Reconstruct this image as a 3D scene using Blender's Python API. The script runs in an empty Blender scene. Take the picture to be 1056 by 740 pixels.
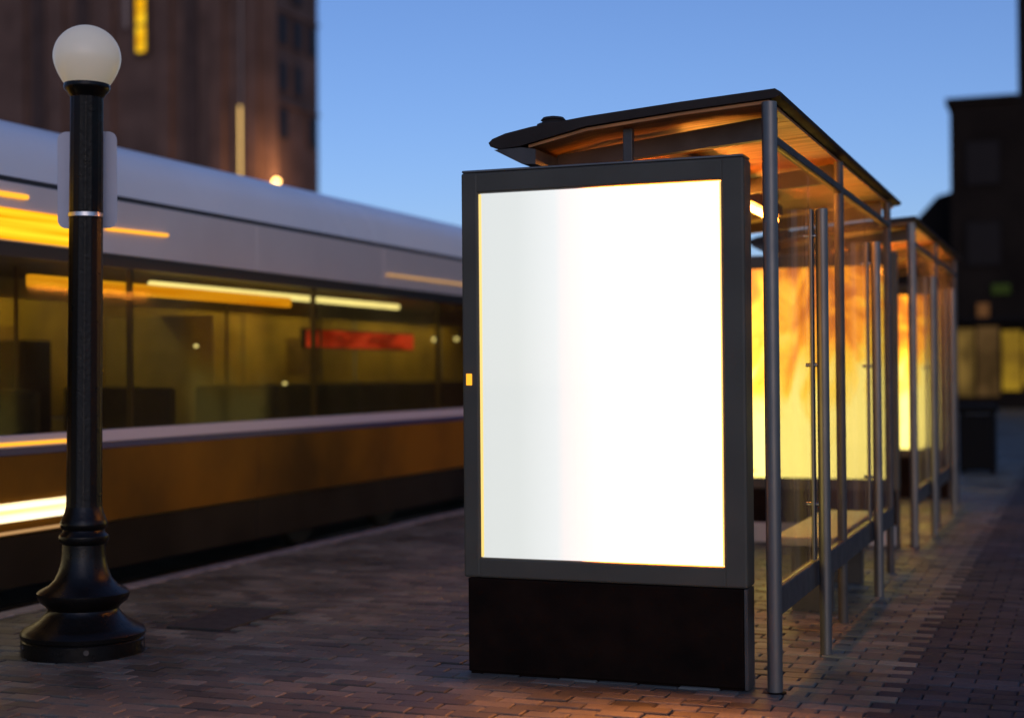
import bpy, bmesh, math, random
from mathutils import Vector, Matrix
random.seed(7)
R = math.radians
sc = bpy.context.scene
COL = sc.collection

# ------------------------------------------------------------------ camera
CAM_H = 1.41
F_PX, PITCH, ROLL, YAW = 1543.47, 0.0110, -0.0085, 0.3651      # focal length in pixels of a 1056 px wide frame
fw = Vector((-math.sin(YAW)*math.cos(PITCH), math.cos(YAW)*math.cos(PITCH), math.sin(PITCH)))
r0 = Vector((math.cos(YAW), math.sin(YAW), 0)); u0 = r0.cross(fw)
rt = r0*math.cos(ROLL) + u0*math.sin(ROLL); up = -r0*math.sin(ROLL) + u0*math.cos(ROLL)
CP = Vector((0, 0, CAM_H))
cam = bpy.data.cameras.new('camera'); camo = bpy.data.objects.new('camera', cam); COL.objects.link(camo)
M3 = Matrix((rt, up, -fw)).transposed()
camo.matrix_world = Matrix.Translation(CP) @ M3.to_4x4()
cam.sensor_width = 36.0; cam.lens = F_PX/1056*36
cam.clip_start = 0.05; cam.clip_end = 3000
cam.dof.use_dof = True; cam.dof.focus_distance = 7.0; cam.dof.aperture_fstop = 1.0
sc.camera = camo

# ------------------------------------------------------------------ world, sun, exposure
SUN_EL, SUN_ROT = R(20), R(150)
w = bpy.data.worlds.new('World'); sc.world = w; w.use_nodes = True
nt = w.node_tree; nt.nodes.clear()
sky = nt.nodes.new('ShaderNodeTexSky'); sky.sky_type = 'NISHITA'; sky.sun_disc = False
sky.sun_elevation = SUN_EL; sky.sun_rotation = SUN_ROT
sky.air_density = 1.0; sky.dust_density = 0.8; sky.ozone_density = 6.0
bg = nt.nodes.new('ShaderNodeBackground'); bg.inputs[1].default_value = 0.117
ow = nt.nodes.new('ShaderNodeOutputWorld')
tint = nt.nodes.new('ShaderNodeMixRGB'); tint.blend_type = 'MULTIPLY'; tint.inputs[0].default_value = 1.0; tint.inputs[2].default_value = (1.0, 0.905, 1.03, 1)   # dusk blue
nt.links.new(sky.outputs[0], tint.inputs[1]); nt.links.new(tint.outputs[0], bg.inputs[0]); nt.links.new(bg.outputs[0], ow.inputs[0])

sun = bpy.data.lights.new('sun', 'SUN'); sun.energy = 0.05; sun.angle = R(40); sun.color = (1.0, 0.62, 0.35)      # last glow of the set sun
suno = bpy.data.objects.new('sun', sun); COL.objects.link(suno)
suno.rotation_euler = (math.pi/2-SUN_EL, 0, math.pi-SUN_ROT)
sc.view_settings.view_transform = 'Standard'; sc.view_settings.look = 'None'
sc.view_settings.gamma = 1; sc.view_settings.exposure = 0; sc.view_settings.use_curve_mapping = False
cy = sc.cycles
cy.use_denoising = True
try: cy.denoiser = 'OPENIMAGEDENOISE'
except Exception: pass
cy.max_bounces = 8; cy.diffuse_bounces = 4; cy.glossy_bounces = 4; cy.transparent_max_bounces = 24; cy.transmission_bounces = 6
cy.caustics_reflective = False; cy.caustics_refractive = False
cy.sample_clamp_indirect = 6.0

# ------------------------------------------------------------------ pixel helpers (photograph pixels, 1056 x 740)
def ray(x, y): return fw + rt*((x-528)/F_PX) - up*((y-370)/F_PX)
def onX(x, y, X): d = ray(x, y); return CP + d*(X/d.x)
def onY(x, y, Y): d = ray(x, y); return CP + d*(Y/d.y)
def proj(P):
    d = Vector(P) - CP; z = d.dot(fw)
    return (528 + F_PX*d.dot(rt)/z, 370 - F_PX*d.dot(up)/z, z)

# ------------------------------------------------------------------ materials
def mat(name, col, rough=0.5, metal=0.0, var=0.0, vscale=8.0, bump=0.0, bscale=60.0, spec=0.5, emit=None, estr=0.0, col2=None, coat=0.0):
    m = bpy.data.materials.new(name); m.use_nodes = True
    n = m.node_tree.nodes; l = m.node_tree.links; b = n['Principled BSDF']
    b.inputs['Base Color'].default_value = (*col, 1); b.inputs['Roughness'].default_value = rough
    b.inputs['Metallic'].default_value = metal; b.inputs['Specular IOR Level'].default_value = spec
    b.inputs['Coat Weight'].default_value = coat; b.inputs['Coat Roughness'].default_value = 0.12
    g = n.new('ShaderNodeNewGeometry')
    if var > 0:
        t = n.new('ShaderNodeTexNoise'); t.inputs['Scale'].default_value = vscale; t.inputs['Detail'].default_value = 6
        l.new(g.outputs['Position'], t.inputs['Vector'])
        mx = n.new('ShaderNodeMixRGB'); c2 = col2 or tuple(c*(1-var) for c in col)
        mx.inputs[1].default_value = (*col, 1); mx.inputs[2].default_value = (*c2, 1)
        cr = n.new('ShaderNodeValToRGB'); cr.color_ramp.elements[0].position = 0.35; cr.color_ramp.elements[1].position = 0.68
        l.new(t.outputs[0], cr.inputs[0]); l.new(cr.outputs[0], mx.inputs[0]); l.new(mx.outputs[0], b.inputs['Base Color'])
        mr = n.new('ShaderNodeMapRange'); mr.inputs[3].default_value = max(0.03, rough-0.12); mr.inputs[4].default_value = min(1, rough+0.15)
        l.new(t.outputs[0], mr.inputs[0]); l.new(mr.outputs[0], b.inputs['Roughness'])
    if bump > 0:
        t2 = n.new('ShaderNodeTexNoise'); t2.inputs['Scale'].default_value = bscale; t2.inputs['Detail'].default_value = 5
        l.new(g.outputs['Position'], t2.inputs['Vector'])
        bp = n.new('ShaderNodeBump'); bp.inputs['Strength'].default_value = bump; bp.inputs['Distance'].default_value = 0.01
        l.new(t2.outputs[0], bp.inputs['Height']); l.new(bp.outputs[0], b.inputs['Normal'])
    if emit:
        b.inputs['Emission Color'].default_value = (*emit, 1); b.inputs['Emission Strength'].default_value = estr
    return m

def glass_mat(name, tint, refl_rough=0.02, ior=1.5, veil=0.0, gain=1.0):
    m = bpy.data.materials.new(name); m.use_nodes = True
    n = m.node_tree.nodes; l = m.node_tree.links; n.clear()
    tr = n.new('ShaderNodeBsdfTransparent'); tr.inputs[0].default_value = (*tint, 1)
    gl = n.new('ShaderNodeBsdfGlossy'); gl.inputs['Roughness'].default_value = refl_rough
    gq = n.new('ShaderNodeNewGeometry'); dt = n.new('ShaderNodeVectorMath'); dt.operation = 'DOT_PRODUCT'
    l.new(gq.outputs['Normal'], dt.inputs[0]); l.new(gq.outputs['Incoming'], dt.inputs[1])
    def mth(op, a, b):
        q = n.new('ShaderNodeMath'); q.operation = op
        for i, v in enumerate((a, b)):
            if isinstance(v, (int, float)): q.inputs[i].default_value = v
            else: l.new(v, q.inputs[i])
        return q
    f0 = ((ior-1)/(ior+1))**2
    ab = mth('ABSOLUTE', dt.outputs['Value'], 0); pw = mth('POWER', mth('SUBTRACT', 1.0, ab.outputs[0]).outputs[0], 5.0)
    fr = mth('ADD', mth('MULTIPLY', pw.outputs[0], 1-f0).outputs[0], f0)
    mu = n.new('ShaderNodeMath'); mu.operation = 'MULTIPLY'; mu.inputs[1].default_value = gain; mu.use_clamp = True
    mx = n.new('ShaderNodeMixShader'); o = n.new('ShaderNodeOutputMaterial')
    l.new(fr.outputs[0], mu.inputs[0]); l.new(mu.outputs[0], mx.inputs[0]); l.new(tr.outputs[0], mx.inputs[1]); l.new(gl.outputs[0], mx.inputs[2])
    last = mx
    if veil > 0:  # pale veil: dirt, plus reflected glow put into the glass colour
        df = n.new('ShaderNodeAddShader'); d1 = n.new('ShaderNodeBsdfDiffuse'); d1.inputs[0].default_value = (0.10, 0.095, 0.09, 1)
        d2 = n.new('ShaderNodeBsdfTranslucent'); d2.inputs[0].default_value = (0.75, 0.70, 0.62, 1); l.new(d1.outputs[0], df.inputs[0]); l.new(d2.outputs[0], df.inputs[1])
        t = n.new('ShaderNodeTexNoise'); t.inputs['Scale'].default_value = 3.0; t.inputs['Detail'].default_value = 8
        g = n.new('ShaderNodeNewGeometry')
        mp = n.new('ShaderNodeMapping'); mp.inputs['Scale'].default_value = (1, 1.2, 0.8)
        l.new(g.outputs['Position'], mp.inputs[0]); l.new(mp.outputs[0], t.inputs['Vector'])
        mr = n.new('ShaderNodeMapRange'); mr.inputs[1].default_value = 0.3; mr.inputs[2].default_value = 0.75
        mr.inputs[3].default_value = veil*0.35; mr.inputs[4].default_value = veil
        l.new(t.outputs[0], mr.inputs[0])
        m2 = n.new('ShaderNodeMixShader'); l.new(mr.outputs[0], m2.inputs[0]); l.new(mx.outputs[0], m2.inputs[1]); l.new(df.outputs[0], m2.inputs[2])
        last = m2
    l.new(last.outputs[0], o.inputs[0])
    return m

def emit_mat(name, col, strength, col2=None, scale=(1, 1, 1), nscale=3.0, lo=0.35, hi=0.65):
    m = bpy.data.materials.new(name); m.use_nodes = True
    n = m.node_tree.nodes; l = m.node_tree.links; n.clear()
    e = n.new('ShaderNodeEmission'); e.inputs[0].default_value = (*col, 1); e.inputs[1].default_value = strength
    o = n.new('ShaderNodeOutputMaterial'); l.new(e.outputs[0], o.inputs[0])
    if col2:
        g = n.new('ShaderNodeTexCoord'); mp = n.new('ShaderNodeMapping'); mp.inputs['Scale'].default_value = scale
        t = n.new('ShaderNodeTexNoise'); t.inputs['Scale'].default_value = nscale; t.inputs['Detail'].default_value = 5
        cr = n.new('ShaderNodeValToRGB'); cr.color_ramp.elements[0].position = lo; cr.color_ramp.elements[1].position = hi
        cr.color_ramp.elements[0].color = (*col2, 1); cr.color_ramp.elements[1].color = (*col, 1)
        l.new(g.outputs['Object'], mp.inputs[0]); l.new(mp.outputs[0], t.inputs['Vector']); l.new(t.outputs[0], cr.inputs[0]); l.new(cr.outputs[0], e.inputs[0])
    return m

BPX, BPY = 0.192, 0.106                       # brick pitch
def brick_mat(name, stops, mortar, grid_joints=False, rough=0.5):
    """every brick of the grid gets a colour of its own; grid_joints draws the joints for the far pavement"""
    m = bpy.data.materials.new(name); m.use_nodes = True
    n = m.node_tree.nodes; l = m.node_tree.links; b = n['Principled BSDF']; b.inputs['Specular IOR Level'].default_value = 0.3
    g = n.new('ShaderNodeNewGeometry'); s = n.new('ShaderNodeSeparateXYZ'); l.new(g.outputs['Position'], s.inputs[0])
    def mth(op, a, bb=None, clamp=False):
        q = n.new('ShaderNodeMath'); q.operation = op; q.use_clamp = clamp
        for i, v in enumerate((a, bb)):
            if v is None: continue
            if isinstance(v, (int, float)): q.inputs[i].default_value = v
            else: l.new(v, q.inputs[i])
        return q.outputs[0]
    ry = mth('DIVIDE', s.outputs[1], BPY); row = mth('FLOOR', ry)
    sh = mth('MULTIPLY', mth('FLOORED_MODULO', row, 2.0), 0.5)
    rx = mth('ADD', mth('DIVIDE', s.outputs[0], BPX), sh); colu = mth('FLOOR', rx)
    cb = n.new('ShaderNodeCombineXYZ'); l.new(row, cb.inputs[0]); l.new(colu, cb.inputs[1])
    wn = n.new('ShaderNodeTexWhiteNoise'); wn.noise_dimensions = '3D'; l.new(cb.outputs[0], wn.inputs[0])
    cr = n.new('ShaderNodeValToRGB'); cr.color_ramp.interpolation = 'LINEAR'
    els = cr.color_ramp.elements
    while len(els) < len(stops): els.new(0.5)
    for i, c in enumerate(stops): els[i].position = i/(len(stops)-1); els[i].color = (*c, 1)
    l.new(wn.outputs[0], cr.inputs[0])
    t = n.new('ShaderNodeTexNoise'); t.inputs['Scale'].default_value = 1.3; t.inputs['Detail'].default_value = 7; l.new(g.outputs['Position'], t.inputs['Vector'])
    t2 = n.new('ShaderNodeTexNoise'); t2.inputs['Scale'].default_value = 70; t2.inputs['Detail'].default_value = 6; l.new(g.outputs['Position'], t2.inputs['Vector'])
    mx = n.new('ShaderNodeMixRGB'); mx.blend_type = 'MULTIPLY'; mx.inputs[0].default_value = 0.75
    r1 = n.new('ShaderNodeValToRGB'); r1.color_ramp.elements[0].position = 0.36; r1.color_ramp.elements[0].color = (0.32, 0.31, 0.31, 1); r1.color_ramp.elements[1].position = 0.62
    l.new(t.outputs[0], r1.inputs[0]); l.new(cr.outputs[0], mx.inputs[1]); l.new(r1.outputs[0], mx.inputs[2])
    m3 = n.new('ShaderNodeMixRGB'); m3.blend_type = 'MULTIPLY'; m3.inputs[0].default_value = 0.5
    l.new(mx.outputs[0], m3.inputs[1]); l.new(t2.outputs[0], m3.inputs[2])
    colour = m3.outputs[0]
    if grid_joints:
        fy = mth('FRACT', ry); fx = mth('FRACT', rx)
        ey = mth('LESS_THAN', mth('ABSOLUTE', mth('SUBTRACT', fy, 0.5)), 0.455)
        ex = mth('LESS_THAN', mth('ABSOLUTE', mth('SUBTRACT', fx, 0.5)), 0.475)
        m4 = n.new('ShaderNodeMixRGB'); m4.inputs[1].default_value = (*mortar, 1)
        l.new(mth('MULTIPLY', ex, ey), m4.inputs[0]); l.new(colour, m4.inputs[2]); colour = m4.outputs[0]
    l.new(colour, b.inputs['Base Color'])
    mr = n.new('ShaderNodeMapRange'); mr.inputs[1].default_value = 0.3; mr.inputs[2].default_value = 0.7; mr.inputs[3].default_value = rough-0.16; mr.inputs[4].default_value = rough+0.2
    l.new(t.outputs[0], mr.inputs[0]); l.new(mr.outputs[0], b.inputs['Roughness'])
    bp = n.new('ShaderNodeBump'); bp.inputs['Strength'].default_value = 0.5; bp.inputs['Distance'].default_value = 0.006
    l.new(t2.outputs[0], bp.inputs['Height']); l.new(bp.outputs[0], b.inputs['Normal'])
    return m

M = {}
RED = [(0.095, 0.095, 0.078), (0.16, 0.16, 0.130), (0.215, 0.215, 0.175), (0.11, 0.105, 0.085), (0.28, 0.285, 0.235), (0.175, 0.155, 0.115)]
SHADED = [(0.048, 0.050, 0.058), (0.080, 0.084, 0.094), (0.105, 0.110, 0.122), (0.06, 0.063, 0.07), (0.09, 0.092, 0.10)]
M['brick'] = brick_mat('red_paving_brick', RED, (0.03, 0.027, 0.025))
M['brick_far'] = brick_mat('red_paving_far', RED, (0.03, 0.027, 0.025), True)
M['paver'] = brick_mat('shaded_paver', SHADED, (0.03, 0.03, 0.03), rough=0.7)
M['paver_far'] = brick_mat('shaded_paver_far', SHADED, (0.03, 0.03, 0.03), True, rough=0.7)
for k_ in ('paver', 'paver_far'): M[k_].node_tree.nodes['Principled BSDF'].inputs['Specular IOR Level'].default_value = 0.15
M['mortar'] = mat('joint_sand', (0.045, 0.04, 0.036), 0.95, var=0.5, vscale=30)
M['kerb'] = mat('kerb_stone', (0.26, 0.25, 0.24), 0.7, var=0.4, vscale=12, bump=0.5)
M['asphalt'] = mat('asphalt', (0.035, 0.035, 0.037), 0.85, var=0.4, vscale=4, bump=0.6, bscale=120)
M['ground'] = mat('far_ground', (0.05, 0.05, 0.05), 0.9, var=0.4, vscale=0.3)
M['rail'] = mat('rail_steel', (0.30, 0.28, 0.26), 0.35, 1.0)
M['lamp_iron'] = mat('black_cast_iron', (0.006, 0.005, 0.004), 0.30, 0.0, var=0.3, vscale=20, bump=0.15, bscale=45, spec=0.22)
M['strap'] = mat('steel_strap', (0.55, 0.55, 0.56), 0.3, 1.0)
M['sign'] = mat('pale_sign_plate', (0.62, 0.60, 0.64), 0.5, var=0.08, vscale=4)
M['frame'] = mat('dark_grey_enamel', (0.092, 0.082, 0.058), 0.5, 0.0, var=0.2, vscale=3, bump=0.03, bscale=200, spec=0.3)
M['base'] = mat('black_plinth', (0.014, 0.006, 0.003), 0.55, var=0.6, vscale=5, bump=0.08, spec=0.07)
M['steel'] = mat('brushed_grey_steel', (0.20, 0.185, 0.165), 0.38, 0.7, var=0.15, vscale=6)
M['darksteel'] = mat('dark_grey_steel', (0.095, 0.082, 0.07), 0.45, 0.3, var=0.25, vscale=8, spec=0.3)
M['roof'] = mat('dark_roof_metal', (0.04, 0.028, 0.020), 0.6, 0.0, var=0.3, vscale=5, spec=0.2)
M['wood'] = mat('ceiling_wood', (0.62, 0.24, 0.05), 0.42, var=0.5, vscale=3, bump=0.1, bscale=20)
def _stretch(m, v):
    n = m.node_tree.nodes; l = m.node_tree.links
    g = next(x for x in n if x.type == 'NEW_GEOMETRY')
    for t in [x for x in n if x.type == 'TEX_NOISE']:
        mp = n.new('ShaderNodeMapping'); mp.inputs['Scale'].default_value = v
        l.new(g.outputs['Position'], mp.inputs[0]); l.new(mp.outputs[0], t.inputs['Vector'])
_stretch(M['wood'], (1.2, 9, 3))
M['bench'] = mat('bench_slab', (0.45, 0.42, 0.36), 0.35, var=0.12, vscale=8)
M['bin'] = mat('black_bin', (0.006, 0.006, 0.006), 0.7, spec=0.1)
M['glass'] = glass_mat('shelter_glass', (0.90, 0.89, 0.86), 0.015, 1.5, 0.055, 0.6)
M['tramglass'] = glass_mat('tram_window_glass', (0.68, 0.66, 0.52), 0.06, 1.5, 0.08, 0.22)
M['clip'] = mat('chrome_clip', (0.5, 0.5, 0.5), 0.25, 1.0)
M['cover'] = mat('iron_cover', (0.035, 0.034, 0.033), 0.6, 0.2, var=0.3, vscale=15, bump=0.5, bscale=90)

# --- light boxes
def orange_clipped_screen():
    m = bpy.data.materials.new('orange_clipped_light_box'); m.use_nodes = True
    n = m.node_tree.nodes; l = m.node_tree.links; n.clear()
    e = n.new('ShaderNodeEmission'); e.inputs[1].default_value = 1.0; o = n.new('ShaderNodeOutputMaterial'); l.new(e.outputs[0], o.inputs[0])
    tc = n.new('ShaderNodeTexCoord'); s = n.new('ShaderNodeSeparateXYZ'); l.new(tc.outputs['Generated'], s.inputs[0])
    cr = n.new('ShaderNodeValToRGB'); E = cr.color_ramp.elements
    E[0].position = 0.0; E[0].color = (0.80, 0.83, 0.81, 1); E[1].position = 1.0; E[1].color = (34.0, 9.5, 1.2, 1)      # orange clips to white; strength added to throw an orange pool on the paving
    for p, c in ((0.16, (0.81, 0.84, 0.82, 1)), (0.32, (0.93, 0.95, 0.945, 1)), (0.42, (1.3, 1.06, 1.0, 1)), (0.62, (34.0, 9.5, 1.2, 1))):
        q = E.new(p); q.color = c
    l.new(s.outputs[0], cr.inputs[0]); l.new(cr.outputs[0], e.inputs[0])
    return m
def flame_poster():
    m = bpy.data.materials.new('amber_flame_poster'); m.use_nodes = True
    n = m.node_tree.nodes; l = m.node_tree.links; n.clear()
    e = n.new('ShaderNodeEmission'); e.inputs[1].default_value = 2.4; o = n.new('ShaderNodeOutputMaterial'); l.new(e.outputs[0], o.inputs[0])
    tc = n.new('ShaderNodeTexCoord'); s = n.new('ShaderNodeSeparateXYZ'); l.new(tc.outputs['Generated'], s.inputs[0])
    mp = n.new('ShaderNodeMapping'); mp.inputs['Scale'].default_value = (1.9, 1, 1.3); l.new(tc.outputs['Generated'], mp.inputs[0])
    t = n.new('ShaderNodeTexNoise'); t.inputs['Scale'].default_value = 2.2; t.inputs['Detail'].default_value = 7; t.inputs['Distortion'].default_value = 1.6
    l.new(mp.outputs[0], t.inputs['Vector'])
    # flames rise into the upper half: threshold moves with height
    a = n.new('ShaderNodeMath'); a.operation = 'MULTIPLY_ADD'; a.inputs[1].default_value = -0.66; a.inputs[2].default_value = 0.50; l.new(s.outputs[2], a.inputs[0])
    b = n.new('ShaderNodeMath'); b.operation = 'ADD'; l.new(t.outputs[0], b.inputs[0]); l.new(a.outputs[0], b.inputs[1])
    cr = n.new('ShaderNodeValToRGB'); E = cr.color_ramp.elements
    E[0].position = 0.20; E[0].color = (0.40, 0.09, 0.01, 1); E[1].position = 0.78; E[1].color = (1.0, 0.80, 0.20, 1)
    for p, c in ((0.36, (0.62, 0.16, 0.015, 1)), (0.46, (1.0, 0.34, 0.02, 1)), (0.60, (1.0, 0.60, 0.05, 1))):
        q = E.new(p); q.color = c
    l.new(b.outputs[0], cr.inputs[0]); l.new(cr.outputs[0], e.inputs[0])
    return m
M['screen'] = orange_clipped_screen()
M['poster'] = flame_poster()
M['edge'] = emit_mat('yellow_edge_fringe', (1.0, 0.72, 0.22), 1.2)
M['print'] = mat('poster_print', (0.10, 0.08, 0.01), 0.8)
M['tube'] = emit_mat('warm_shelter_tube', (1.0, 0.31, 0.035), 120.0)
M['amber'] = emit_mat('amber_glow', (1.0, 0.42, 0.03), 1.5)
M['amberdim'] = emit_mat('dim_amber_glow', (1.0, 0.55, 0.22), 0.55)
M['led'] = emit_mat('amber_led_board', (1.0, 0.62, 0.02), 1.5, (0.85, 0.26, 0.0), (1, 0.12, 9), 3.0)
M['ledhead'] = emit_mat('white_headlight_streak', (1.0, 0.88, 0.55), 2.0, (1.0, 0.62, 0.16), (1, 0.1, 9), 4.0, 0.3, 0.55)
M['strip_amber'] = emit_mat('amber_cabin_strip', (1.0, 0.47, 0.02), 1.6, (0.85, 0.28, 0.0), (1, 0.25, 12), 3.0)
M['strip_fill'] = emit_mat('hidden_fill_glow', (1.0, 0.74, 0.22), 16.0)
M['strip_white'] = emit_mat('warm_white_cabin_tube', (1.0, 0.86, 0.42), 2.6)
M['redsign'] = emit_mat('red_led_sign', (1.0, 0.07, 0.02), 0.9, (0.35, 0.015, 0.0), (1, 1.0, 3), 2.2, 0.42, 0.60)
M['shop'] = emit_mat('lit_shop_window', (0.42, 0.25, 0.06), 0.42, (0.10, 0.06, 0.02), (1, 1, 0.8), 1.2)
M['shopdim'] = emit_mat('dim_shop_window', (0.20, 0.11, 0.04), 0.45, (0.07, 0.04, 0.015), (1, 1, 0.8), 1.0)
M['shopwarm'] = emit_mat('lit_shop_window_gold', (0.60, 0.36, 0.03), 0.50, (0.22, 0.12, 0.02), (1, 1, 0.8), 1.0)
M['browndim'] = emit_mat('dim_brown_sign', (0.30, 0.13, 0.05), 0.35)
M['green'] = emit_mat('green_sign_light', (0.08, 0.12, 0.03), 0.22)
M['litwin'] = emit_mat('lit_window_pane', (1.0, 0.60, 0.02), 1.15, (0.85, 0.36, 0.0), (1, 1, 1), 2.0)
M['globe'] = mat('opal_globe', (0.66, 0.62, 0.53), 0.35, emit=(1.0, 0.80, 0.45), estr=0.15)
M['wall_lamp'] = emit_mat('sodium_lamp', (1.0, 0.55, 0.16), 14.0)
M['lit_edge'] = emit_mat('lit_edge_glow', (1.0, 0.62, 0.20), 1.8)

# --- tram and buildings
M['silver'] = mat('silver_lilac_paint', (0.84, 0.70, 0.64), 0.36, 0.5, var=0.10, vscale=1.2)
M['cowl'] = mat('pale_roof_paint', (0.88, 0.85, 0.84), 0.30, 0.0, var=0.08, vscale=1.0)
M['mustard'] = mat('mustard_paint', (0.20, 0.085, 0.002), 0.4, 0.0, var=0.75, vscale=0.7, spec=0.2)
M['skirt'] = mat('grey_skirt_paint', (0.018, 0.015, 0.011), 0.5, 0.0, var=0.5, vscale=1.5, spec=0.12)
M['navy'] = mat('navy_stripe', (0.02, 0.03, 0.12), 0.35)
M['stripe'] = mat('pale_stripe', (0.52, 0.52, 0.60), 0.35)
M['black'] = mat('black_trim', (0.010, 0.010, 0.010), 0.4)
M['cabin'] = mat('cabin_lining', (0.42, 0.37, 0.17), 0.55, var=0.25, vscale=3)
M['backing'] = mat('olive_glow_backing', (0.44, 0.33, 0.06), 0.8, var=0.6, vscale=1.1)
M['pillar'] = mat('olive_pillar', (0.16, 0.13, 0.05), 0.6)
M['cardA'] = mat('brown_notice', (0.22, 0.14, 0.03), 0.7, var=0.5, vscale=6)
M['cardB'] = mat('pale_notice', (0.5, 0.44, 0.2), 0.7, var=0.4, vscale=9)
M['seat'] = mat('seat_cloth', (0.045, 0.05, 0.045), 0.8, var=0.4, vscale=20)
M['tower'] = mat('brown_brick_tower', (0.15, 0.078, 0.05), 0.85, var=0.35, vscale=0.6, bump=0.4, bscale=3)
M['towerdark'] = mat('dark_brown_stone', (0.075, 0.04, 0.028), 0.85, var=0.3, vscale=0.8)
M['darkpane'] = mat('unlit_window_glass', (0.02, 0.013, 0.01), 0.35, spec=0.08)
M['pipe'] = mat('pale_downpipe', (0.30, 0.22, 0.18), 0.5)
M['bldg'] = mat('dark_brown_facade', (0.022, 0.014, 0.009), 0.9, var=0.4, vscale=0.5, spec=0.1)
M['bldg2'] = mat('dark_slate_facade', (0.015, 0.011, 0.009), 0.9, var=0.3, vscale=0.4, spec=0.1)

# ------------------------------------------------------------------ mesh helpers
class MB:
    def __init__(s): s.bm = bmesh.new()
    def box(s, x0, x1, y0, y1, z0, z1, bev=0.0):
        r = bmesh.ops.create_cube(s.bm, size=1.0)
        for v in r['verts']:
            v.co = Vector(((x0+x1)/2 + v.co.x*(x1-x0), (y0+y1)/2 + v.co.y*(y1-y0), (z0+z1)/2 + v.co.z*(z1-z0)))
        if bev > 0:
            es = list({e for v in r['verts'] for e in v.link_edges})
            bmesh.ops.bevel(s.bm, geom=es, offset=bev, segments=2, affect='EDGES', profile=0.5)
        return s
    def tube(s, p, q, rad, seg=16, rad2=None):
        p, q = Vector(p), Vector(q); d = q-p
        r = bmesh.ops.create_cone(s.bm, cap_ends=True, segments=seg, radius1=rad, radius2=rad if rad2 is None else rad2, depth=d.length)
        mt = Matrix.Translation((p+q)/2) @ d.to_track_quat('Z', 'Y').to_matrix().to_4x4()
        bmesh.ops.transform(s.bm, matrix=mt, verts=r['verts'])
        return s
    def lathe(s, prof, seg=40, x=0, y=0, flute=None):
        rings = []
        for i, (r, z) in enumerate(prof):
            ring = []
            for k in range(seg):
                a = 2*math.pi*k/seg
                rr = r*(1 - (0.05 if flute and flute[0] <= z <= flute[1] and k % 3 == 0 else 0))
                ring.append(s.bm.verts.new((x + rr*math.cos(a), y + rr*math.sin(a), z)))
            rings.append(ring)
        for a, b in zip(rings, rings[1:]):
            for k in range(seg): s.bm.faces.new((a[k], a[(k+1) % seg], b[(k+1) % seg], b[k]))
        s.bm.faces.new(list(reversed(rings[0]))); s.bm.faces.new(rings[-1])
        return s
    def extrude(s, prof, y0, y1):
        """closed XZ profile swept along Y"""
        a = [s.bm.verts.new((x, y0, z)) for x, z in prof]; b = [s.bm.verts.new((x, y1, z)) for x, z in prof]
        n = len(prof)
        for i in range(n): s.bm.faces.new((a[i], a[(i+1) % n], b[(i+1) % n], b[i]))
        s.bm.faces.new(list(reversed(a))); s.bm.faces.new(b)
        return s
    def build(s, name, m, parent=None, smooth=False, loc=None):
        bmesh.ops.recalc_face_normals(s.bm, faces=s.bm.faces[:])
        me = bpy.data.meshes.new(name); s.bm.to_mesh(me); s.bm.free()
        me.materials.append(m)
        if smooth:
            for p in me.polygons: p.use_smooth = True
            try: me.set_sharp_from_angle(angle=R(40))
            except Exception: pass
        o = bpy.data.objects.new(name, me); COL.objects.link(o)
        if parent: o.parent = parent
        if loc: o.location = loc
        return o
def tag(o, label=None, cat=None, group=None, kind=None):
    if label: o['label'] = label
    if cat: o['category'] = cat
    if group: o['group'] = group
    if kind: o['kind'] = kind
    return o
def empty(name, loc=(0, 0, 0), rz=0.0):
    o = bpy.data.objects.new(name, None); COL.objects.link(o); o.location = loc; o.rotation_euler = (0, 0, rz); o.empty_display_size = 0.2
    return o
def copy_tree(o, parent=None):
    c = o.copy(); COL.objects.link(c); c.parent = parent
    for ch in list(o.children): copy_tree(ch, c)
    return c
def share(o, parent, loc, name=None):
    c = o.copy(); COL.objects.link(c); c.parent = parent; c.location = loc
    return c

# ================================================================== SETTING
KX = -6.16                                     # kerb face
BX = -0.80                                     # edge of the shelter light; the shade beyond is put into grey pavers
tag(MB().box(-600, 600, -300, 900, -1.2, -0.30).build('ground', M['ground']), kind='structure')
tag(MB().box(-12.5, KX+0.002, -40, 120, -0.28, -0.15).build('road', M['asphalt']), kind='structure')
tag(MB().box(-30, -12.5, -40, 120, -0.28, -0.02).build('far_pavement', M['kerb']), kind='structure')
rails = empty('tram_track', (0, 0, -0.15)); tag(rails, kind='structure')
for x in (-6.93, -8.37): MB().box(x-0.035, x+0.035, -40, 120, -0.05, 0.006).build('rail', M['rail'], rails)

# kerb of separate stones
kerb = empty('kerb', (KX, 0, 0)); tag(kerb, kind='structure')
kst = MB().box(0, 0.15, -0.495, 0.495, -0.27, 0.004, 0.008).build('kerb_stone', M['kerb'], kerb, loc=(0, 4.5, 0))
for i in range(5, 40): share(kst, kerb, (random.uniform(-.003, .003), i+0.5, random.uniform(-.003, .003)))
tag(MB().box(KX+0.002, KX+0.15, 40, 120, -0.27, 0.0).build('kerb_run', M['kerb'], kerb), kind='stuff')

# pavement: bed, near bricks, far sheet
pave = empty('brick_pavement', (0, 0, 0)); tag(pave, kind='structure')
strip = empty('shaded_paving', (0, 0, 0)); tag(strip, kind='structure')
YN, YF = 3.6, 24.0
MB().box(KX+0.15, BX, -20, YF, -0.27, -0.012).build('sand_bed', M['mortar'], pave)
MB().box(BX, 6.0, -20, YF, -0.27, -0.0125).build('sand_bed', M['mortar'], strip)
MB().box(KX+0.15, BX, YF, 59.0, -0.27, -0.002).build('distant_paving', M['brick_far'], pave)
MB().box(BX, 12.0, YF, 59.0, -0.27, -0.0025).build('distant_paving', M['paver_far'], strip)

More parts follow.
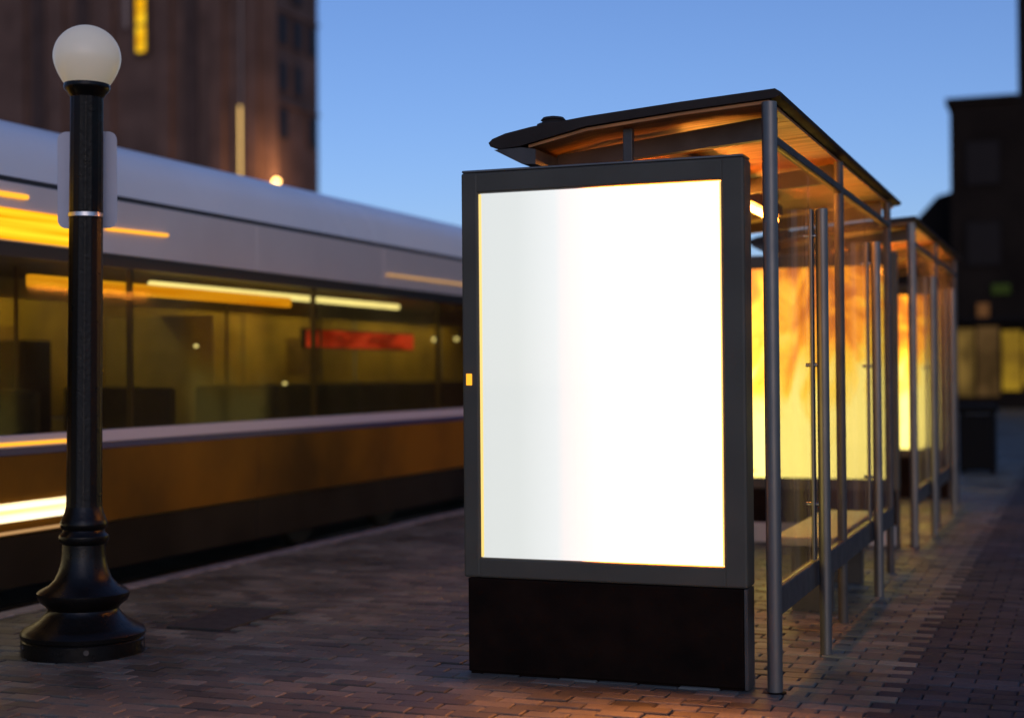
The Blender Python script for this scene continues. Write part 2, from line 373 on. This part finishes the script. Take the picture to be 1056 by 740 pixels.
def brick_mesh_data(wd, dp):
    h, c, i = 0.055, 0.004, 0.005
    vs = []
    for z, q in ((-h, 0), (-c, 0), (0, i)):
        for sx, sy in ((-1, -1), (1, -1), (1, 1), (-1, 1)): vs.append((sx*(wd/2-q), sy*(dp/2-q), z))
    fs = []
    for k in (0, 4):
        for j in range(4): fs.append((k+j, k+(j+1) % 4, k+4+(j+1) % 4, k+4+j))
    fs.append((8, 9, 10, 11))
    return vs, fs
cand = []
nrow0, nrow1 = int(YN/BPY), int(YF/BPY)
COVER = (-4.90, -4.53, 7.27, 8.0)
for rw in range(nrow0, nrow1):
    sh = (rw % 2)*0.5
    for cl in range(int((KX-1)/BPX)-2, int(3.0/BPX)):
        xa, xb = (cl-sh)*BPX, (cl+1-sh)*BPX
        ya, yb = rw*BPY, (rw+1)*BPY
        if yb > YF: continue
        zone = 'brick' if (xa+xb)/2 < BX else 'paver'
        for lo, hi in ((KX+0.152, 2.6),):
            x0, x1 = max(xa, lo), min(xb, hi)
            if x1-x0 < 0.03: continue
            cx, cyy = (x0+x1)/2, (ya+yb)/2
            if COVER[0]-.1 < cx < COVER[1]+.1 and COVER[2]-.06 < cyy < COVER[3]+.06: continue
            px, py, dz = proj((cx, cyy, 0))
            vis = 5 < px < 1051 and 0 < py < 737 and dz > 0
            if vis and cyy > 6.6:              # behind the advertising panel
                k = 6.6/cyy
                if -2.78 < cx*k < -1.41: vis = False
            if vis and (cx+4.87)**2 + (cyy-6.47)**2 < 0.1: vis = False
            cand.append((zone, cx, cyy, round(x1-x0-0.007, 3), dz if vis else 1e9))
mesh_cache = {}
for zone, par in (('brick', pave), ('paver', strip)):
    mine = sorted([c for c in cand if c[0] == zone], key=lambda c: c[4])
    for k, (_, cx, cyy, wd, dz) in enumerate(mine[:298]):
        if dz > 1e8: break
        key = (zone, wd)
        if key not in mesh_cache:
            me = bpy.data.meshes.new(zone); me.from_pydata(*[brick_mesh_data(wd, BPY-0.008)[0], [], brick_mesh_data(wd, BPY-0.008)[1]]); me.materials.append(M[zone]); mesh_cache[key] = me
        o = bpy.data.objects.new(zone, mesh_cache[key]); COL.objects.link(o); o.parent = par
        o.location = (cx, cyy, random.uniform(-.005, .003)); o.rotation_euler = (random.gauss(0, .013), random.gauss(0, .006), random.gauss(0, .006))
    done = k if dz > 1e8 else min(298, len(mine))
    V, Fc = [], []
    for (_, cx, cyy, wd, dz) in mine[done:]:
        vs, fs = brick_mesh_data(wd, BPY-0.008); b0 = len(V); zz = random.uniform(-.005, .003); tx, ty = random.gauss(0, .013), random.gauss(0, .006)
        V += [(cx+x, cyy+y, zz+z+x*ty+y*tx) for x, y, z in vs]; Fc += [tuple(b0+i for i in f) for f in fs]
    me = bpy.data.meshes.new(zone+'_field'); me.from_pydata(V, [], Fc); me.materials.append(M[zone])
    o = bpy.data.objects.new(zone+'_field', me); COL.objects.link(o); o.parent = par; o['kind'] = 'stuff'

# ================================================================== TRAM
TX0, TX1, TY0, TY1 = -6.40, -8.90, 3.6, 22.9
tram = empty('tram', ((TX0+TX1)/2, (TY0+TY1)/2, -0.15))
tag(tram, 'lit silver and mustard tram passing along the kerb behind the lamp post', 'tram')
TO = Vector(tram.location)
def tp(name, m, mb, parent=None, smooth=False):
    """tram part given in world coordinates"""
    o = mb.build(name, m, parent or tram, smooth)
    o.location = -TO if parent is None else Vector((0, 0, 0))
    return o
for side in (0, 1):
    xo = TX0 if side == 0 else TX1
    s = -1 if side == 0 else 1                 # inward direction
    def bx(a, b, y0, y1, z0, z1, bev=0.0):
        return MB().box(min(xo+s*a, xo+s*b), max(xo+s*a, xo+s*b), y0, y1, z0, z1, bev)
    npan = 8; L = (TY1-TY0)/npan
    for i in range(npan):
        ya, yb = TY0+i*L+0.004, TY0+(i+1)*L-0.004
        tp('side_panel', M['mustard'], bx(0, 0.05, ya, yb, 0.415, 0.925, 0.006))
        tp('skirt_panel', M['skirt'], bx(0.02, 0.06, ya, yb, 0.07, 0.405, 0.01))
        tp('upper_panel', M['silver'], bx(0, 0.05, ya-0.003, yb+0.003, 2.292, 2.675, 0.004))
    tp('navy_stripe', M['navy'], bx(-0.003, 0.05, TY0, TY1, 0.927, 0.970))
    tp('pale_stripe', M['stripe'], bx(-0.006, 0.05, TY0, TY1, 0.972, 1.055, 0.004))
    tp('window_header', M['black'], bx(0.002, 0.05, TY0, TY1, 2.20, 2.29))
    tp('roof_groove', M['black'], bx(0.03, 0.09, TY0, TY1, 2.676, 2.715))
    nw = 7; W = (TY1-TY0)/nw
    for i in range(nw):
        ya, yb = TY0+i*W+0.003, TY0+(i+1)*W-0.003
        tp('window_pane', M['tramglass'], bx(0.008, 0.016, ya, yb, 1.057, 2.199))
    for i in range(nw+1):
        yc = TY0+i*W
        tp('window_pillar', M['pillar'], bx(0.018, 0.06, max(TY0, yc-0.014), min(TY1, yc+0.014), 1.058, 2.198))
    tp('cabin_wall', M['cabin'], bx(0.055, 0.075, TY0+.05, TY1-.05, 0.35, 1.05))
# roof cowl
half = [(-6.43, 2.716), (-6.44, 2.80), (-6.46, 2.90), (-6.52, 3.01), (-6.63, 3.10), (-6.82, 3.165), (-7.15, 3.20)]
mid = (TX0+TX1)/2
prof = half + [(2*mid-x, z) for x, z in reversed(half)]
tp('roof_cowl', M['cowl'], MB().extrude(prof, TY0+0.02, TY1-0.02), smooth=True)
tp('floor', M['black'], MB().box(TX1+.08, TX0-.08, TY0+.05, TY1-.05, 0.28, 0.345))
tp('ceiling', M['cabin'], MB().box(TX1+.06, TX0-.06, TY0+.05, TY1-.05, 2.25, 2.28))
# ends: sloped nose with windscreen
for y, d in ((TY0, -1), (TY1, 1)):
    def sweep(z0, z1, o0, o1, m, nm, inset=0.0):
        bm = MB(); a = []
        for z, o in ((z0, o0), (z1, o1)):
            for x in (TX1+inset, TX0-inset): a.append((x, y+d*o, z))
        th = 0.05*d
        vs = [bm.bm.verts.new(v) for v in a] + [bm.bm.verts.new((v[0], v[1]-th, v[2])) for v in a]
        for f in ((0, 1, 3, 2), (4, 5, 7, 6), (0, 1, 5, 4), (2, 3, 7, 6), (0, 2, 6, 4), (1, 3, 7, 5)): bm.bm.faces.new([vs[i] for i in f])
        return tp(nm, m, bm)
    sweep(0.07, 1.05, 0.10, 0.12, M['mustard'], 'end_panel')
    sweep(1.06, 2.28, 0.12, 0.04, M['tramglass'], 'windscreen', 0.08)
    sweep(2.29, 2.70, 0.04, 0.01, M['silver'], 'end_hood')
    for x in (TX0-0.35, TX1+0.35):
        tp('headlamp', M['amberdim'], MB().tube((x, y+d*0.09, 0.65), (x, y+d*0.14, 0.65), 0.10, 20))
# wheels on the rails, hidden by the skirt
for y in (5.6, 7.4, 12.4, 14.2, 19.4, 21.2):
    for x in (-6.93, -8.37):
        tp('wheel', M['darksteel'], MB().tube((x-0.05, y, 0.165), (x+0.05, y, 0.165), 0.308, 28))
# cabin fittings; streaked cabin lights are drawn as a long strip and tube
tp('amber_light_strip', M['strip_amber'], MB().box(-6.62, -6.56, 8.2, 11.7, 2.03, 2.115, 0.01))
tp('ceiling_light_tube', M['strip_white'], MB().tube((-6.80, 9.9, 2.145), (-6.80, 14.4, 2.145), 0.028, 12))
for ya in (4.2, 8.2, 12.6, 16.8):  # fill tubes added out of sight to light the olive far side
    tp('fill_tube', M['strip_fill'], MB().tube((-8.35, ya, 2.19), (-8.35, ya+3.6, 2.19), 0.022, 12))
tp('fill_shield', M['cabin'], MB().box(-8.25, -8.23, TY0+.1, TY1-.1, 2.08, 2.25))  # added board, hides the fill tubes from the near side
for i in range(7):
    W = (TY1-TY0)/7
    tp('glow_backing', M['backing'], MB().box(-8.835, -8.825, TY0+i*W+.03, TY0+(i+1)*W-.03, 1.07, 2.19))  # added backing, olive for the glow reflected in the windows
rs = tp('red_sign', M['redsign'], MB().box(-7.62, -7.58, 13.9, 16.5, 1.73, 1.91))
tp('sign_case', M['black'], MB().box(-7.68, -7.625, 13.88, 16.52, 1.715, 1.925))
for y in (6.1, 8.0, 9.6, 11.2, 12.8, 14.4, 16.0, 17.6, 19.2):
    for x in (-6.95, -8.35):
        st = tp('seat', M['seat'], MB().box(x-.42, x+.42, y-.22, y+.22, 0.72, 0.80, 0.03))
        bk = MB().box(x-.42, x+.42, y+.18, y+.25, 0.80, 1.34, 0.03).build('backrest', M['seat'], st)
        MB().box(x-.05, x+.05, y-.05, y+.05, 0.34, 0.72).build('leg', M['black'], st)
for y in (7.1, 9.0, 11.9, 13.7):
    tp('grab_pole', M['pillar'], MB().tube((-7.35, y, 0.34), (-7.35, y, 2.25), 0.017, 10))
for y, z in ((16.9, 1.86), (17.6, 1.88), (11.6, 1.70), (8.05, 1.62), (13.2, 1.35)):
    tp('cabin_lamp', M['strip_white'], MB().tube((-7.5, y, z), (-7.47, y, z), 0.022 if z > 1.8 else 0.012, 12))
for y, wd_ in ((7.6, 0.5), (9.9, 0.9), (11.5, 0.35), (13.0, 0.6), (15.6, 0.8)):
    tp('notice_card', M['cardA'] if wd_ > 0.55 else M['cardB'], MB().box(-8.823, -8.815, y, y+wd_, 1.45, 1.88))
tp('ticket_machine', M['skirt'], MB().box(-8.7, -8.4, 10.4, 10.75, 0.35, 1.75, 0.02))
tp('partition', M['cabin'], MB().box(-8.8, -7.6, 12.05, 12.09, 0.35, 2.0, 0.01))
# light streaks of the moving tram, added as long glowing bars and boards
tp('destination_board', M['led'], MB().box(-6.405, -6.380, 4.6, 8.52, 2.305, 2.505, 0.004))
def bar(p, q, rr, m, nm='light_streak'): return tp(nm, m, MB().tube(p, q, rr, 10), smooth=True)
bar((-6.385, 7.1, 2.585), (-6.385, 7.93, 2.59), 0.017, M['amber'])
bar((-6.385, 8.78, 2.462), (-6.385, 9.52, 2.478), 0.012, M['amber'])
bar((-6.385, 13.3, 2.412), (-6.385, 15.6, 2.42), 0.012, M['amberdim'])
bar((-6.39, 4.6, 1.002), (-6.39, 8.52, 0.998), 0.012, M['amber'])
tp('headlight_streak', M['ledhead'], MB().box(-6.405, -6.375, 4.6, 8.52, 0.505, 0.625, 0.01))  # headlight trail modelled as a glowing bar
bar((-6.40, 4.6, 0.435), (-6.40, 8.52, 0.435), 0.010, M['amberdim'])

# ================================================================== LAMP POST
LX, LY = -4.8703, 6.4721
lamp = empty('street_lamp', (LX, LY, 0)); tag(lamp, 'black cast iron lamp post with white globe standing on the bricks', 'street lamp')
lean = rt.x*0.012, rt.y*0.012
lamp.rotation_euler = (-lean[1], lean[0], 0)
zy = lambda y: (672.5-y)/(672.5-30)*3.28        # image row to height on the post axis
k = 1/199.0
base_prof = [(62*k, -0.01), (62*k, 0.070), (60.5*k, 0.078), (62.5*k, 0.085), (63*k, 0.105), (60.5*k, 0.122), (54*k, 0.137), (45*k, 0.165), (39*k, 0.195), (36*k, 0.212),
             (35.5*k, 0.225), (38*k, 0.24), (44*k, 0.265), (46.5*k, 0.290), (46.5*k, 0.308), (43*k, 0.322), (35*k, 0.342), (29*k, 0.375), (26*k, 0.41), (23.5*k, 0.45), (22*k, 0.50), (21.5*k, 0.555),
             (24*k, 0.565), (25.5*k, 0.582), (25*k, 0.60), (21.5*k, 0.615), (20.5*k, 0.63), (23.5*k, 0.645), (24*k, 0.665), (22*k, 0.69), (19.5*k, 0.72), (18.2*k, 0.75)]
MB().lathe(base_prof, 48).build('base', M['lamp_iron'], lamp, True)
MB().lathe([(18.2*k, 0.75), (18*k, 0.78), (16.6*k, 2.87), (16.8*k, 2.875)], 48, flute=(0.77, 2.94)).build('shaft', M['lamp_iron'], lamp, True)
MB().lathe([(16.8*k, 2.875), (17.5*k, 2.88), (20*k, 2.90), (23*k, 2.915), (23.6*k, 2.93), (23*k, 2.945), (19*k, 2.946)], 40).build('globe_collar', M['lamp_iron'], lamp, True)
gp = []
for i in range(25):
    a = -math.pi*0.30 + (math.pi*0.80)*i/24
    zc = 3.085; rr = 34.3*k
    if a >= 0: gp.append((max(rr*math.cos(a), 0.001), zc + 0.166*math.sin(a)))
    else:                                       # the lower half narrows towards the collar
        q = -a/(math.pi*0.30); gp.append((rr*(1-0.36*q**1.75), zc - 0.148*q))
MB().lathe(gp, 48).build('globe', M['globe'], lamp, True)
for a in (0.3, 1.6, 2.8, 4.1, 5.4):
    MB().tube((62*k*math.cos(a)*.99, 62*k*math.sin(a)*.99, 0.045), (62*k*math.cos(a)*1.02, 62*k*math.sin(a)*1.02, 0.045), 0.014, 8).build('anchor_bolt', M['darksteel'], lamp)
# plate strapped behind the post
sg = empty('sign_plate', (LX+lean[0]*2.2, LY+lean[1]*2.2, 2.2)); tag(sg, 'pale rounded sign plate strapped to the back of the lamp post', 'sign')
dirv = Vector((fw.x, fw.y, 0)).normalized(); sg.rotation_euler = (0, 0, math.atan2(dirv.y, dirv.x)-math.pi/2)
sb = MB(); pts = []
wd, z0, z1, rc = 0.157, 0.005, 0.515, 0.045
for cx, cz, a0 in ((wd-rc, z1-rc, 0), (-wd+rc, z1-rc, 90), (-wd+rc, z0+rc, 180), (wd-rc, z0+rc, 270)):
    for j in range(7): a = R(a0+15*j); pts.append((cx+rc*math.cos(a)-0.022, cz+rc*math.sin(a)))
sb.extrude(pts, 0.105, 0.109).build('plate', M['sign'], sg)
MB().lathe([(16.9*k+.001, 0.05), (17.4*k+.002, 0.052), (17.4*k+.002, 0.072), (16.9*k+.001, 0.074)], 40).build('strap', M['strap'], sg, True)
MB().box(-0.02, 0.02, 0.08, 0.106, 0.045, 0.08).build('bracket', M['strap'], sg)
MB().box(-0.02, 0.02, 0.075, 0.106, 0.40, 0.44).build('bracket', M['strap'], sg)

# ================================================================== ADVERTISING PANELS
def ad_panel(loc, front, label, plinth=0.0, mark=False, edges=True):
    W_, H_, D_ = 1.369, 2.378, 0.155
    t = empty('advertising_panel', loc); tag(t, label, 'ad panel', 'advertising light boxes at the bus shelters')
    sx0, sx1, sz0, sz1 = 0.087, 1.262, 0.546, 2.278
    # one-piece casing ring
    MB().box(0, sx0, 0, D_, 0.452, H_, 0.012).build('casing_side', M['frame'], t)
    MB().box(sx1, W_, 0, D_, 0.452, H_, 0.012).build('casing_side', M['frame'], t)
    MB().box(sx0-.012, sx1+.012, 0.002, D_-.002, sz1, H_-.001, 0.010).build('casing_top', M['frame'], t)
    MB().box(sx0-.012, sx1+.012, 0.002, D_-.002, 0.452, sz0, 0.010).build('casing_bottom', M['frame'], t)
    MB().box(0.004, W_-.004, 0.004, D_-.004, H_, H_+0.012, 0.004).build('top_cap', M['steel'], t)
    b0 = 0.006+plinth
    MB().box(0.020, W_-.022, 0.004, D_-.004, b0, 0.450, 0.006).build('base_panel', M['base'], t)
    MB().box(W_-.020, W_-.003, 0.006, D_-.006, 0.0, 0.450, 0.003).build('base_edge', M['darksteel'], t)
    if plinth: MB().box(0.02, W_-.024, -0.03, D_+.03, 0.008, b0-.002, 0.01).build('plinth', M['bench'], t)
    MB().box(0.03, W_-.03, 0.012, D_-.012, -0.005, b0-.001).build('foot', M['base'], t)
    MB().box(sx0-.004, sx1+.004, 0.030, 0.040, sz0-.004, sz1+.004).build('light_screen', front, t)
    MB().box(sx0-.004, sx1+.004, D_-.040, D_-.030, sz0-.004, sz1+.004).build('light_screen', M['poster'], t)
    MB().box(sx0-.008, sx1+.008, 0.006, 0.010, sz0-.008, sz1+.008).build('cover_glass', M['glass_clear'], t)
    if edges:
        for xx in (sx0+.001, sx1-.007): MB().box(xx, xx+.006, 0.0105, 0.0295, sz0+.004, sz1-.004).build('edge_fringe', M['edge'], t)  # glowing strips added for the yellow fringe beside the screen
    if edges: MB().box(0.022, 0.052, -0.006, 0.0005, 1.365, 1.420, 0.003).build('amber_glint', M['amber'], t)  # small glowing plate for the yellow reflection on the casing
    if mark:
        rnd = random.Random(3); x = sx0+.02
        for grp in range(2):
            for j in range(6):
                h = rnd.choice((.022, .03, .018)); MB().box(x, x+.010, 0.027, 0.0295, sz0+.040, sz0+.040+h).build('print_mark', M['print'], t); x += .018
            x += .10
    return t
M['glass_clear'] = glass_mat('panel_cover_glass', (1.0, 1.0, 1.0), 0.02, 1.45, 0.0, 0.8)
PY, SO = 6.5945, 5.8377
ad_panel((-2.7765, PY, 0), M['screen'], 'big blank white light box in a dark frame at the near shelter')
ad_panel((-2.7765, PY+SO-0.06, 0), M['poster'], 'amber poster light box seen through the near shelter glass', 0.17, True, False)
ad_panel((-2.7765, PY+SO+4.9, 0), M['poster'], 'added amber light box for the gold streaks in the far shelter glass', 0.0, False, False)  # extra box added to make gold streaks behind the far glass

# ================================================================== BUS SHELTERS
def shelter(loc, label, detail=True):
    t = empty('bus_shelter', loc); tag(t, label, 'bus shelter', 'bus shelters in a row')
    # corner post and mullions
    MB().tube((0, 0, -0.01), (0, 0, 2.612), 0.034, 20).build('post', M['steel'], t, True)
    MB().lathe([(0.05, -0.004), (0.05, 0.003), (0.036, 0.006)], 20).build('post_foot', M['base'], t)
    for y in (2.0, 4.23):
        MB().tube((0, y, -0.01), (0, y, 2.606), 0.027, 18).build('post', M['darksteel'], t, True)
    # short outer poles with the inner clamp bar
    for y in (0.985, 3.065):
        MB().tube((0.066, y, -0.01), (0.066, y, 2.235), 0.030, 18).build('outer_pole', M['steel'], t, True)
        MB().box(0.007, 0.022, y-0.03, y+0.03, 0.47, 2.235, 0.004).build('clamp_bar', M['steel'], t)
        for z in (0.75, 1.45, 2.1):
            MB().tube((-0.02, y, z), (0.06, y, z), 0.010, 10).build('clamp', M['clip'], t)
    MB().box(-0.022, 0.022, 0.034, 4.20, 2.430, 2.470, 0.005).build('top_rail', M['darksteel'], t)
    MB().box(-0.024, 0.024, 0.034, 4.20, 0.335, 0.462, 0.006).build('bottom_rail', M['darksteel'], t)
    ys = (0.036, 0.982, 1.972, 3.062, 4.202)
    for a, b in ((0.036, 0.981), (0.987, 1.972), (2.028, 3.061), (3.069, 4.202)):
        MB().box(-0.005, 0.005, a, b, 0.463, 2.429).build('glass_pane', M['glass'], t)
    # roof: plate that droops and rounds off on the road side
    top = [(0.055, 2.652), (0.03, 2.668), (-0.40, 2.640), (-0.85, 2.605), (-1.12, 2.575), (-1.25, 2.552), (-1.315, 2.530), (-1.335, 2.512)]
    bot = [(-1.325, 2.494), (-1.28, 2.480), (-1.18, 2.488), (-0.85, 2.560), (-0.40, 2.600), (0.03, 2.628), (0.05, 2.636)]
    MB().extrude(top+bot, -0.02, 4.66).build('roof', M['roof'], t, True)
    # ceiling boards under the roof
    nb = 9
    for i in range(nb):
        a, b = 0.0+i*(4.63/nb), 0.0+(i+1)*(4.63/nb)-0.012
        MB().extrude([(0.0, 2.622), (-0.40, 2.596), (-0.85, 2.555), (-1.14, 2.494), (-1.14, 2.480), (-0.85, 2.541), (-0.40, 2.582), (0.0, 2.608)], a, b).build('ceiling_board', M['wood'], t)
    # gutter beam on the road side and rafters
    MB().extrude([(-1.31, 2.478), (-1.17, 2.482), (-1.10, 2.47), (-1.10, 2.40), (-1.17, 2.405)], -0.015, 4.64).build('gutter_beam', M['darksteel'], t)
    for y in (0.30, 2.05, 4.15):
        MB().extrude([(-0.03, 2.604), (-1.10, 2.482), (-1.10, 2.415), (-0.03, 2.50)], y, y+0.05).build('rafter', M['darksteel'], t)
    for y in (0.42, 4.3):
        MB().tube((-1.15, y, -0.01), (-1.15, y, 2.41), 0.027, 16).build('front_post', M['darksteel'], t, True)
    MB().box(-0.70, -0.655, 0.075, 0.115, 2.392, 2.552, 0.004).build('panel_bracket', M['darksteel'], t)
    # light under the ceiling
    MB().box(-0.66, -0.58, 1.0, 3.4, 2.455, 2.53, 0.006).build('light_housing', M['darksteel'], t)
    MB().tube((-0.62, 1.05, 2.43), (-0.62, 3.35, 2.43), 0.016, 12).build('glow_tube', M['tube'], t, True)
    # vent cap on the roof
    c = MB().lathe([(0.085, 2.56), (0.085, 2.60), (0.078, 2.605), (0.085, 2.61), (0.08, 2.635), (0.055, 2.645), (0.055, 2.652), (0.062, 2.655), (0.05, 2.668), (0.02, 2.674)], 28, -1.12, 0.30)
    c.build('roof_vent', M['roof'], t, True)
    return t
sh1 = shelter((-1.2923, 6.6042, 0), 'near glass bus shelter with orange lit timber ceiling')
sh2 = copy_tree(sh1); sh2.location = (-1.2923, 6.6042+SO, 0)
sh2['label'] = 'far bus shelter, smaller, standing behind the near one'
bn = empty('bench', (-1.53, 9.6, 0)); tag(bn, 'pale slab bench inside the near shelter against the glass', 'bench')
MB().box(-0.19, 0.17, -0.85, 0.95, 0.40, 0.455, 0.012).build('seat', M['bench'], bn)
for y in (-0.6, 0.7): MB().box(-0.12, 0.12, y-.04, y+.04, -0.005, 0.40).build('leg', M['darksteel'], bn)

# ================================================================== SMALL STREET THINGS
cv = MB().box(COVER[0], COVER[1], COVER[2], COVER[3], -0.05, 0.002, 0.004).build('access_cover', M['cover'])
tag(cv, 'dark iron access cover set in the bricks near the lamp post', 'cover')
b = empty('litter_bin', (-1.40, 21.9, 0)); tag(b, 'black square litter bin far along the pavement past the shelters', 'litter bin')
MB().box(-0.24, 0.24, -0.24, 0.24, 0.04, 0.80, 0.03).build('body', M['bin'], b)
MB().box(-0.27, 0.27, -0.27, 0.27, 0.83, 0.95, 0.03).build('lid', M['bin'], b)
for x in (-.2, .2):
    for y in (-.2, .2): MB().box(x-.025, x+.025, y-.025, y+.025, -0.005, 0.84).build('corner_post', M['bin'], b)

# ================================================================== BUILDINGS
def windows(parent, faces, m, frame, depth=0.12, axis='y'):
    for (a0, a1, z0, z1, c) in faces:
        if axis == 'y':
            f = MB().box(a0-.10, a1+.10, c-.10, c+.06, z0-.10, z1+.10).build('window', frame, parent)
            MB().box(a0, a1, c-.125, c-.103, z0, z1).build('pane', m, f)
        else:
            f = MB().box(c-.06, c+.10, a0-.10, a1+.10, z0-.10, z1+.10).build('window', frame, parent)
            MB().box(c+.103, c+.125, a0, a1, z0, z1).build('pane', m, f)
TYF = 80.0; XC = onY(281, 100, TYF).x; YB = TYF*(1+0); 
d_ = ray(328, 100); YE = XC/d_.x*d_.y
tw = empty('brick_tower', (0, 0, -0.02)); tag(tw, 'tall brown brick tower rising behind the tram with one lit window', 'building')
MB().box(XC-34, XC, TYF, YE, -0.3, 46).build('wall', M['tower'], tw)
Zy = lambda x, y: onY(x, y, TYF).z
Xx = lambda x: onY(x, 100, TYF).x
for x in (-160, -40, 22, 62, 112, 172, 226, 262):
    MB().box(Xx(x)-.45, Xx(x)+.45, TYF-.35, TYF, -0.3, 45).build('pilaster', M['tower'], tw)
for x in (40, 86, 198):
    MB().box(Xx(x)-.5, Xx(x)+.5, TYF-.10, TYF-.001, 6, 44).build('recess_panel', M['towerdark'], tw)
    fl = [(Xx(x)-.35, Xx(x)+.35, z, z+1.9, TYF-.11) for z in (8.5, 12.3, 16.1, 19.9, 23.7)]
    if x == 86: windows(tw, fl[1:3], M['darkpane'], M['towerdark'])
# lit slot window
xa, xb = Xx(143.5), Xx(152.5)
lw = MB().box(xa-.25, xb+.25, TYF-.25, TYF-.001, Zy(148, 57), Zy(148, -60)).build('window', M['towerdark'], tw)
for ya, yb_ in ((54, 44), (43, 28), (25.5, 12), (11, -1), (-3, -14), (-16, -30)):
    MB().box(xa, xb, TYF-.28, TYF-.252, Zy(148, ya), Zy(148, yb_)).build('pane', M['litwin'], lw)
MB().box(Xx(135)-.12, Xx(135)+.12, TYF-.5, TYF-.36, Zy(135, 30), Zy(135, -60)).build('pale_fin', M['pipe'], tw)
MB().tube((Xx(250), TYF-.12, 0), (Xx(250), TYF-.12, 45), 0.07, 8).build('downpipe', M['pipe'], tw)
MB().tube((Xx(250), TYF-.30, Zy(250, 215)), (Xx(250), TYF-.30, Zy(250, 110)), 0.055, 10).build('glow_tube', M['lit_edge'], tw)  # glowing strip for the uplit pilaster edge, light put into the material
# street face
Ls = YE-TYF
MB().box(XC, XC+.25, TYF+.02, TYF+.25, -0.3, 45).build('corner_trim', M['tower'], tw)
fw_ = []
for z in (7.5, 10.4, 13.3, 16.2, 19.1, 22.0, 24.9):
    for a in (0.10, 0.42, 0.74):
        if random.random() < 0.6: fw_.append((TYF+Ls*a, TYF+Ls*a+1.0, z, z+1.7, XC+.02))
windows(tw, fw_, M['darkpane'], M['towerdark'], axis='x')
for z in (6.6, 12.4, 18.2, 24.0): MB().box(XC-.05, XC+.16, TYF+.26, YE-.01, z, z+.18).build('string_course', M['tower'], tw)
# floodlight on the corner
P = onX(285, 187, XC+0.9)
wl = empty('wall_lamp', tuple(P)); tag(wl, 'glowing orange lamp on the tower corner just above the tram roof', 'wall lamp')
MB().lathe([(0.07, -0.14), (0.15, -0.08), (0.18, 0.0), (0.14, 0.08), (0.05, 0.13)], 20).build('lantern', M['wall_lamp'], wl, True)
pl = bpy.data.lights.new('wall_lamp_glow', 'POINT'); pl.energy = 900; pl.color = (1.0, 0.55, 0.25); pl.shadow_soft_size = 0.4
plo = bpy.data.objects.new('wall_lamp_glow', pl); COL.objects.link(plo); plo.parent = wl; plo.location = (0.5, -0.4, 0.1)
MB().tube((-0.9, 0, -0.22), (0, 0, -0.14), 0.04, 8).build('arm', M['darksteel'], wl)

# right-hand buildings closing the street
YR = 60.0
rb = empty('corner_building', (0, YR, -0.02)); tag(rb, 'dark stepped building at the right edge with dim golden shop windows', 'building')
xl = onY(981, 250, YR).x; x2 = onY(1049, 60, YR).x; zt = onY(981, 108, YR).z
o = MB().box(xl, 26, 0, 18, -0.3, zt).build('wall', M['bldg'], rb)
MB().box(x2, 26, 0.4, 17, zt-.01, zt+16).build('upper_wall', M['bldg2'], rb)
MB().box(xl-.15, x2, -0.15, 18, zt, zt+.25).build('cornice', M['bldg'], rb)
def rwin(x0, x1, y0, y1, m, nm='shop_window'):
    A, B = onY(x0, y1, YR), onY(x1, y0, YR)
    f = MB().box(A.x-.06, B.x+.06, -0.10, 0.05, A.z-.06, B.z+.06).build(nm, M['bldg2'], rb)
    MB().box(A.x, B.x, -0.14, -0.102, A.z, B.z).build('pane', m, f)
rwin(988, 1005, 338, 408, M['shop']); rwin(1008, 1030, 336, 408, M['shopdim'])
rwin(1034, 1053, 340, 402, M['shopwarm']); rwin(1056, 1084, 343, 396, M['shopwarm']); rwin(1090, 1120, 343, 396, M['shop'])
rwin(1023, 1042, 292, 303, M['green'], 'sign_box')
rwin(1008, 1020, 312, 330, M['browndim'], 'sign_lamp')
for z in (5.5, 8.6):
    for i in range(8):
        x = xl+0.6+i*2.4
        f = MB().box(x-.06, x+1.26, -0.08, 0.05, z-.06, z+1.66).build('window', M['bldg2'], rb)
        MB().box(x, x+1.2, -0.11, -0.082, z, z+1.6).build('pane', M['darkpane'], f)
MB().box(xl-.1, 26, -0.5, -0.02, 3.3, 3.5).build('canopy', M['bldg2'], rb)
lb = empty('low_house', (-6.6, 62, -0.02)); tag(lb, 'low dark house with sloping roof behind the far shelter', 'building')
hx0, hx1 = onY(948, 215, 62).x+6.6, onY(983, 205, 62).x+6.6
zl = onY(955, 217, 62).z; zr = onY(983, 198, 62).z
MB().box(hx0-1.5, hx1-.02, 0, 12, -0.3, zl-1.3).build('wall', M['bldg'], lb)
MB().extrude([(hx0-2.0, zl-1.6), (hx0, zl-.25), (hx1-.6, zr-.15), (hx1-.03, zr), (hx1-.03, zl-1.6)], -0.3, 12.3).build('roof', M['bldg2'], lb)
for i in range(2):
    f = MB().box(hx0-.6+i*1.4, hx0+.3+i*1.4, -0.06, 0.05, 3.0, 4.6).build('window', M['bldg2'], lb)
    MB().box(hx0-.5+i*1.4, hx0+.2+i*1.4, -0.09, -0.062, 3.1, 4.5).build('pane', M['darkpane'], f)
